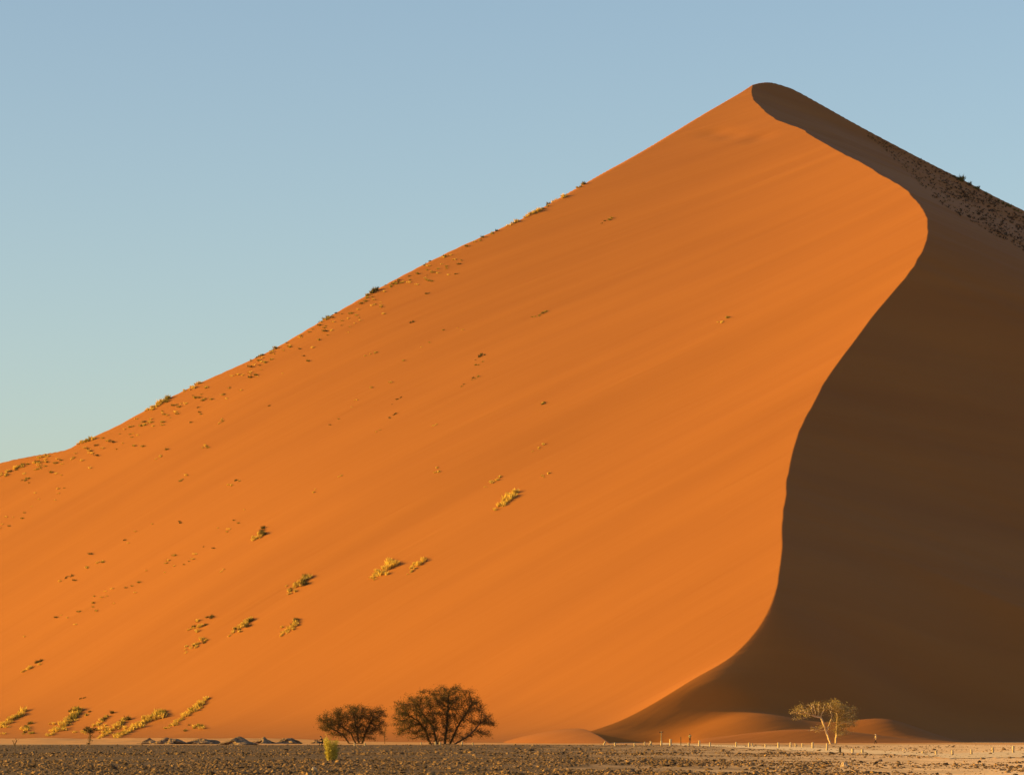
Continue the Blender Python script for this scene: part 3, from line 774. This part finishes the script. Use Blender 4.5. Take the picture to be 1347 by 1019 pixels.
POSTS = [
 (466.5, 976.5, 980.5, 2.2, 'short pale post under the left part of the second broad thorn tree'), (480, 976.5, 980.5, 2.2, 'short pale post right of another under the second broad thorn tree'),
 (554, 975.5, 979.3, 2, 'pale post at the left side of the tallest tree, in front of its low branches'), (573, 974.8, 979.3, 2.2, 'pale post just left of the stems of the tallest tree'), (578.5, 975.2, 979.3, 2, 'pale post right between the stems of the tallest tree'),
 (608, 974.5, 979.2, 2, 'pale post under the right part of the tallest tree'), (622, 976, 979.2, 2, 'stubby pale post under the drooping right branches of the tallest tree'),
 (809, 976, 980.6, 2.4, 'stubby pale post in front of the shaded hollow of the crescent dune'), (834.7, 976.6, 981, 2.4, 'stubby pale post in front of the dark hollow, right of another'),
 (848, 975, 980, 2.2, 'orange tinted post just left of the leaning pair'), (882, 971.5, 980, 3.2, 'stout pale post right of the tall cross topped one'),
 (906, 976, 980, 2.8, 'short post at the feet of the person with raised arms'), (920, 973.4, 980.8, 2.8, 'stout post right of the person with raised arms'), (934, 975.6, 981.2, 2.2, 'slim post second to the right of the person with raised arms'),
 (968.5, 975.5, 981.5, 2.6, 'post alone on the sandy track left of the golden tree, before the lit hummock'), (985.5, 976.2, 982, 3, 'post with a stub beside it, before the lit hummock'), (989.5, 977, 980.5, 2, 'little stub right next to a post before the lit hummock'),
 (1007, 978, 982.6, 2.6, 'short post before the right end of the lit hummock'), (1024, 976, 983, 3.2, 'tall stout post left of the group of small posts by the golden tree'), (1040, 975.8, 982.4, 2.6, 'slim upright post, leftmost of the group of small posts by the golden tree'),
 (1046.5, 977, 982.5, 2.4, 'post in the middle of three close together left of the golden tree'), (1055.5, 977, 982.6, 2.4, 'right one of three posts close together left of the golden tree'), (1069, 975.6, 983.8, 3.2, 'tallest post, on the left side of the golden tree'),
 (1088, 977, 986.8, 2.8, 'post right before the leaning stem of the golden tree'), (1121.7, 984, 989.5, 3.6, 'pale squat post right of the dark one by the golden tree'), (1134.5, 984.6, 990.2, 3.6, 'golden squat post, second to the right of the dark one'),
 (1214, 987.4, 990.6, 3, 'pale half buried stub, leftmost of the posts at the right end of the track'), (1231.5, 986.8, 992.2, 3.4, 'squat pale post right of the half buried stub'), (1253, 986, 992.3, 3.2, 'pale post in the middle of the row at the right end of the track'),
 (1278, 985, 992, 3.2, 'pale post third from the right edge of the photo'), (1306, 982, 989.4, 3.2, 'pale tall post second from the right edge of the photo'), (1333, 980.4, 989.6, 3.4, 'golden post nearest the right edge of the photo'),
]
for q in POSTS: post(*q)
post(1105, 982, 989.4, 3.2, 'only dark post, right below the golden tree', True)
post(854.3, 974.2, 980, 2, 'left leaning post of the crossed pair by the cross topped post', lean=0.5)
post(857, 973.6, 980, 2, 'right leaning post of the crossed pair by the cross topped post', lean=-0.25)
post(794, 974, 979.6, 2.6, 'leaning pale grey post at the tip of the crescent dune', lean=0.45)
# the tall post with its cross piece and the thin pole
def cross_post():
    b = on_plain(870, 980.2); sc = b.y / F
    root = thing('cross_post', 'tall slender post with a small cross piece at its top', 'post', b)
    P = [(0, 0, -0.1), (0, 0, 19 * sc)]; V, Fs = tubes(np.array(P), [-1, 0], [0.10, 0.07], 8); link_mesh('pole', V, Fs, noise_mat('weathered_wood', (0.25, 0.16, 0.08), (0.42, 0.28, 0.14), 4.0), root)
    P = [(-2.6 * sc, 0, 17.5 * sc), (2.6 * sc, 0, 18 * sc)]; V, Fs = tubes(np.array(P), [-1, 0], [0.06, 0.06], 8); link_mesh('crossbar', V, Fs, DPOST, root)
    P = [(0, -0.11, -0.05), (0, -0.11, 6.5 * sc)]; V, Fs = tubes(np.array(P), [-1, 0], [0.15, 0.14], 8); link_mesh('base', V, Fs, POST, root)
cross_post()
def thin_pole():
    b = on_plain(895.5, 979.8); sc = b.y / F
    P = [(0, 0, -0.1), (0.02, 0, 6 * sc), (0, 0, 11.2 * sc)]; V, Fs = tubes(np.array(P), [-1, 0, 1], [0.06, 0.055, 0.05], 8)
    tag(link_mesh('thin_pole', V, Fs, DPOST, loc=b), 'thin dark pole left of the person with raised arms', 'post')
thin_pole()

# ------------------------------------------------------------------ people
SKIN = noise_mat('skin', (0.42, 0.24, 0.16), (0.46, 0.27, 0.18), 8.0, rough=0.6)
def cloth(n, c): return noise_mat(n, tuple(x * 0.85 for x in c), c, 9.0, rough=0.9)
def person(label, base, rotz, J, shirt, trousers, shoes, hair, hat=None, scale=1.0):
    """J: joint positions in metres, figure facing -y; one skinned surface, coloured by body region."""
    root = thing('person', label, 'person', base, rotz, 'people on the plain'); root.scale = (scale,) * 3
    vs_, ed, rad, reg = [], [], [], []
    def add(p, r_, par, g):
        vs_.append(Vector(p)); rad.append(r_); reg.append(g)
        if par is not None: ed.append((par, len(vs_) - 1))
        return len(vs_) - 1
    pel = add(J['pelvis'], 0.145, None, 1); wa = add(J['waist'], 0.125, pel, 0); chs = add(J['chest'], 0.15, wa, 0); nk = add(J['neck'], 0.06, chs, 2)
    hd = Vector(J['head']); up = (hd - Vector(J['neck'])).normalized()
    jaw = add(hd - up * 0.06, 0.072, nk, 2); h1 = add(hd + up * 0.03, 0.098, jaw, 2); add(hd + up * 0.10, 0.07, h1, 2)
    f = Vector(J.get('face', (0, -1, 0)))
    add(hd - up * 0.02 + f * 0.115, 0.016, h1, 2)                       # nose
    for s_ in ('l', 'r'):
        sh = add(J['sh_' + s_], 0.072, chs, 0); el = add(J['el_' + s_], 0.045, sh, 0); wr = add(J['wr_' + s_], 0.03, el, 2)
        e, w = Vector(J['el_' + s_]), Vector(J['wr_' + s_]); d = (w - e).normalized(); t = d.cross(f if abs(d.dot(f)) < 0.9 else up).normalized()
        pl = add(w + d * 0.06, 0.032, wr, 2)
        for k, L in enumerate((0.075, 0.085, 0.08, 0.062)):
            o_ = w + d * 0.09 + t * (0.028 - 0.019 * k)
            a_ = add(o_, 0.010, pl, 2); add(o_ + d * L * 0.55, 0.0085, a_, 2); add(o_ + d * L * 0.8 + f * 0.02, 0.008, len(vs_) - 1, 2)
        a_ = add(w + d * 0.035 + t * 0.045, 0.011, wr, 2); add(w + d * 0.075 + t * 0.065, 0.009, a_, 2)
        hp = add(J['hip_' + s_], 0.095, pel, 1); kn = add(J['kn_' + s_], 0.06, hp, 1); an = add(J['an_' + s_], 0.042, kn, 1)
        a = Vector(J['an_' + s_]); tf = Vector(J.get('toe_' + s_, tuple(a + Vector((0, -0.17, -0.05)))))
        add(tf, 0.036, an, 3)
    me = bpy.data.meshes.new('person_skeleton'); me.from_pydata([tuple(v) for v in vs_], ed, [])
    ob = bpy.data.objects.new('person_skeleton', me); col.objects.link(ob)
    sk = ob.modifiers.new('skin', 'SKIN'); sk.use_smooth_shade = True; ob.modifiers.new('sub', 'SUBSURF').levels = 1
    if not me.skin_vertices: me.skin_vertices.new()
    for i, v in enumerate(me.skin_vertices[0].data): v.radius = (rad[i], rad[i]); v.use_root = (i == 0)
    dg = bpy.context.evaluated_depsgraph_get()
    m2 = bpy.data.meshes.new_from_object(ob.evaluated_get(dg)); m2.name = 'body'
    bpy.data.objects.remove(ob); bpy.data.meshes.remove(me)
    m2.materials.clear()
    for m in (shirt, trousers, SKIN, shoes): m2.materials.append(m)
    pts = np.array([tuple(v) for v in vs_])
    for p in m2.polygons: p.material_index = reg[int(np.argmin(np.linalg.norm(pts - np.array(p.center), axis=1)))]
    b = bpy.data.objects.new('body', m2); col.objects.link(b); b.parent = root
    def cap(name, mat, r_, drop, brim=0.0):
        V = []; Fs = []; side = up.cross(f).normalized(); fw = side.cross(up) * -1
        if fw.dot(f) < 0: fw = -fw
        for j in range(6):
            t = j / 5 * math.pi / 2
            for k in range(14):
                a = 2 * math.pi * k / 14; c = math.cos(t); dr = drop * (1 - j / 5) * (1.0 if math.cos(a) < 0.2 else 0.15)
                V.append(tuple(hd + up * (0.035 + math.sin(t) * r_ * 1.05 - dr) + (fw * math.cos(a) + side * math.sin(a)) * r_ * c))
        for j in range(5):
            for k in range(14): Fs.append((j * 14 + k, j * 14 + (k + 1) % 14, j * 14 + 14 + (k + 1) % 14, j * 14 + 14 + k))
        if brim:
            n = len(V)
            for k in range(14):
                a = 2 * math.pi * k / 14; V.append(tuple(hd + up * 0.03 + (fw * math.cos(a) + side * math.sin(a)) * (r_ + brim)))
            for k in range(14): Fs.append((k, (k + 1) % 14, n + (k + 1) % 14, n + k))
        link_mesh(name, V, Fs, mat, root, smooth=True)
    cap('hair', hair, 0.112, 0.10)
    if hat: cap('hat', hat, 0.122, 0.0, 0.07)
    side = up.cross(f).normalized()
    for q in (-1, 1):
        V = [tuple(hd + up * 0.012 + f * 0.092 + side * 0.035 * q + Vector(c) * 0.012) for c in ICO]
        link_mesh('eye', V, ICOF.tolist(), HAIR, root)
    return root
HAIR = cloth('dark_hair', (0.03, 0.02, 0.015)); BLACK = cloth('black_cloth', (0.014, 0.015, 0.02)); OLIVES = cloth('olive_shirt', (0.22, 0.20, 0.09))
DARKT = cloth('dark_trousers', (0.05, 0.04, 0.035)); CREAM = cloth('cream_cloth', (0.70, 0.60, 0.46)); TANS = cloth('tan_shirt', (0.42, 0.30, 0.18)); SHOE = cloth('brown_shoe', (0.08, 0.05, 0.03))
stand = dict(pelvis=(0, 0, 0.95), waist=(0, 0, 1.1), chest=(0, 0, 1.32), neck=(0, -0.01, 1.5), head=(0, -0.03, 1.62), sh_l=(0.19, 0, 1.42), sh_r=(-0.19, 0, 1.42),
             hip_l=(0.1, 0, 0.88), hip_r=(-0.1, 0, 0.88), kn_l=(0.12, -0.03, 0.48), kn_r=(-0.12, -0.02, 0.48), an_l=(0.12, 0.02, 0.08), an_r=(-0.12, 0.02, 0.08))
ph = dict(stand, el_l=(0.36, -0.12, 1.36), el_r=(-0.36, -0.12, 1.36), wr_l=(0.13, -0.22, 1.56), wr_r=(-0.13, -0.22, 1.56))
b = on_plain(907.5, 977.2); person('person in olive shirt with both arms raised to the face, by the posts', b, R(160), ph, OLIVES, DARKT, SHOE, HAIR, scale=1.0)
wk = dict(stand, el_l=(0.25, 0.1, 1.16), wr_l=(0.24, 0.0, 0.94), el_r=(-0.25, -0.02, 1.15), wr_r=(-0.23, -0.18, 1.0), kn_l=(0.1, -0.2, 0.5), an_l=(0.1, -0.22, 0.08), kn_r=(-0.1, 0.06, 0.47), an_r=(-0.1, 0.3, 0.14))
b = on_plain(1152, 977.8); person('person in pale hat walking on the plain right of the golden tree', b, R(-70), wk, TANS, BLACK, SHOE, HAIR, hat=CREAM, scale=0.96)
kn = dict(pelvis=(0, 0.12, 0.52), waist=(0, 0.08, 0.68), chest=(0, -0.02, 0.88), neck=(0, -0.10, 1.05), head=(0, -0.15, 1.17), sh_l=(0.19, -0.04, 0.97), sh_r=(-0.19, -0.04, 0.97),
          el_l=(0.25, -0.24, 0.76), wr_l=(0.10, -0.44, 0.80), el_r=(-0.25, -0.24, 0.76), wr_r=(-0.06, -0.40, 0.84), hip_l=(0.11, 0.1, 0.48), hip_r=(-0.11, 0.1, 0.48),
          kn_l=(0.14, -0.34, 0.50), an_l=(0.14, -0.28, 0.08), kn_r=(-0.12, -0.1, 0.08), an_r=(-0.12, 0.34, 0.08), toe_r=(-0.12, 0.46, 0.05))
bk = on_plain(423.5, 980.6); person('person in black clothes kneeling beside the yellow shrub', bk, R(-90), kn, BLACK, BLACK, BLACK, HAIR, scale=1.08)
def long_camera():
    root = thing('camera', 'long dark camera held out by the kneeling person', 'camera', bk + Vector((-0.58, 0, 0.83)), 0)
    V, Fs = tubes(np.array([(0.12, 0, 0), (0.0, 0, 0), (-0.1, 0, 0)]), [-1, 0, 1], [0.07, 0.075, 0.06], 8); link_mesh('camera_body', V, Fs, BLACK, root)
    V, Fs = tubes(np.array([(-0.08, 0, 0), (-0.3, 0, 0.0), (-0.32, 0, 0.0), (-0.48, 0, 0.0)]), [-1, 0, 1, 2], [0.045, 0.05, 0.07, 0.075], 12); link_mesh('lens', V, Fs, DPOST, root)
long_camera()
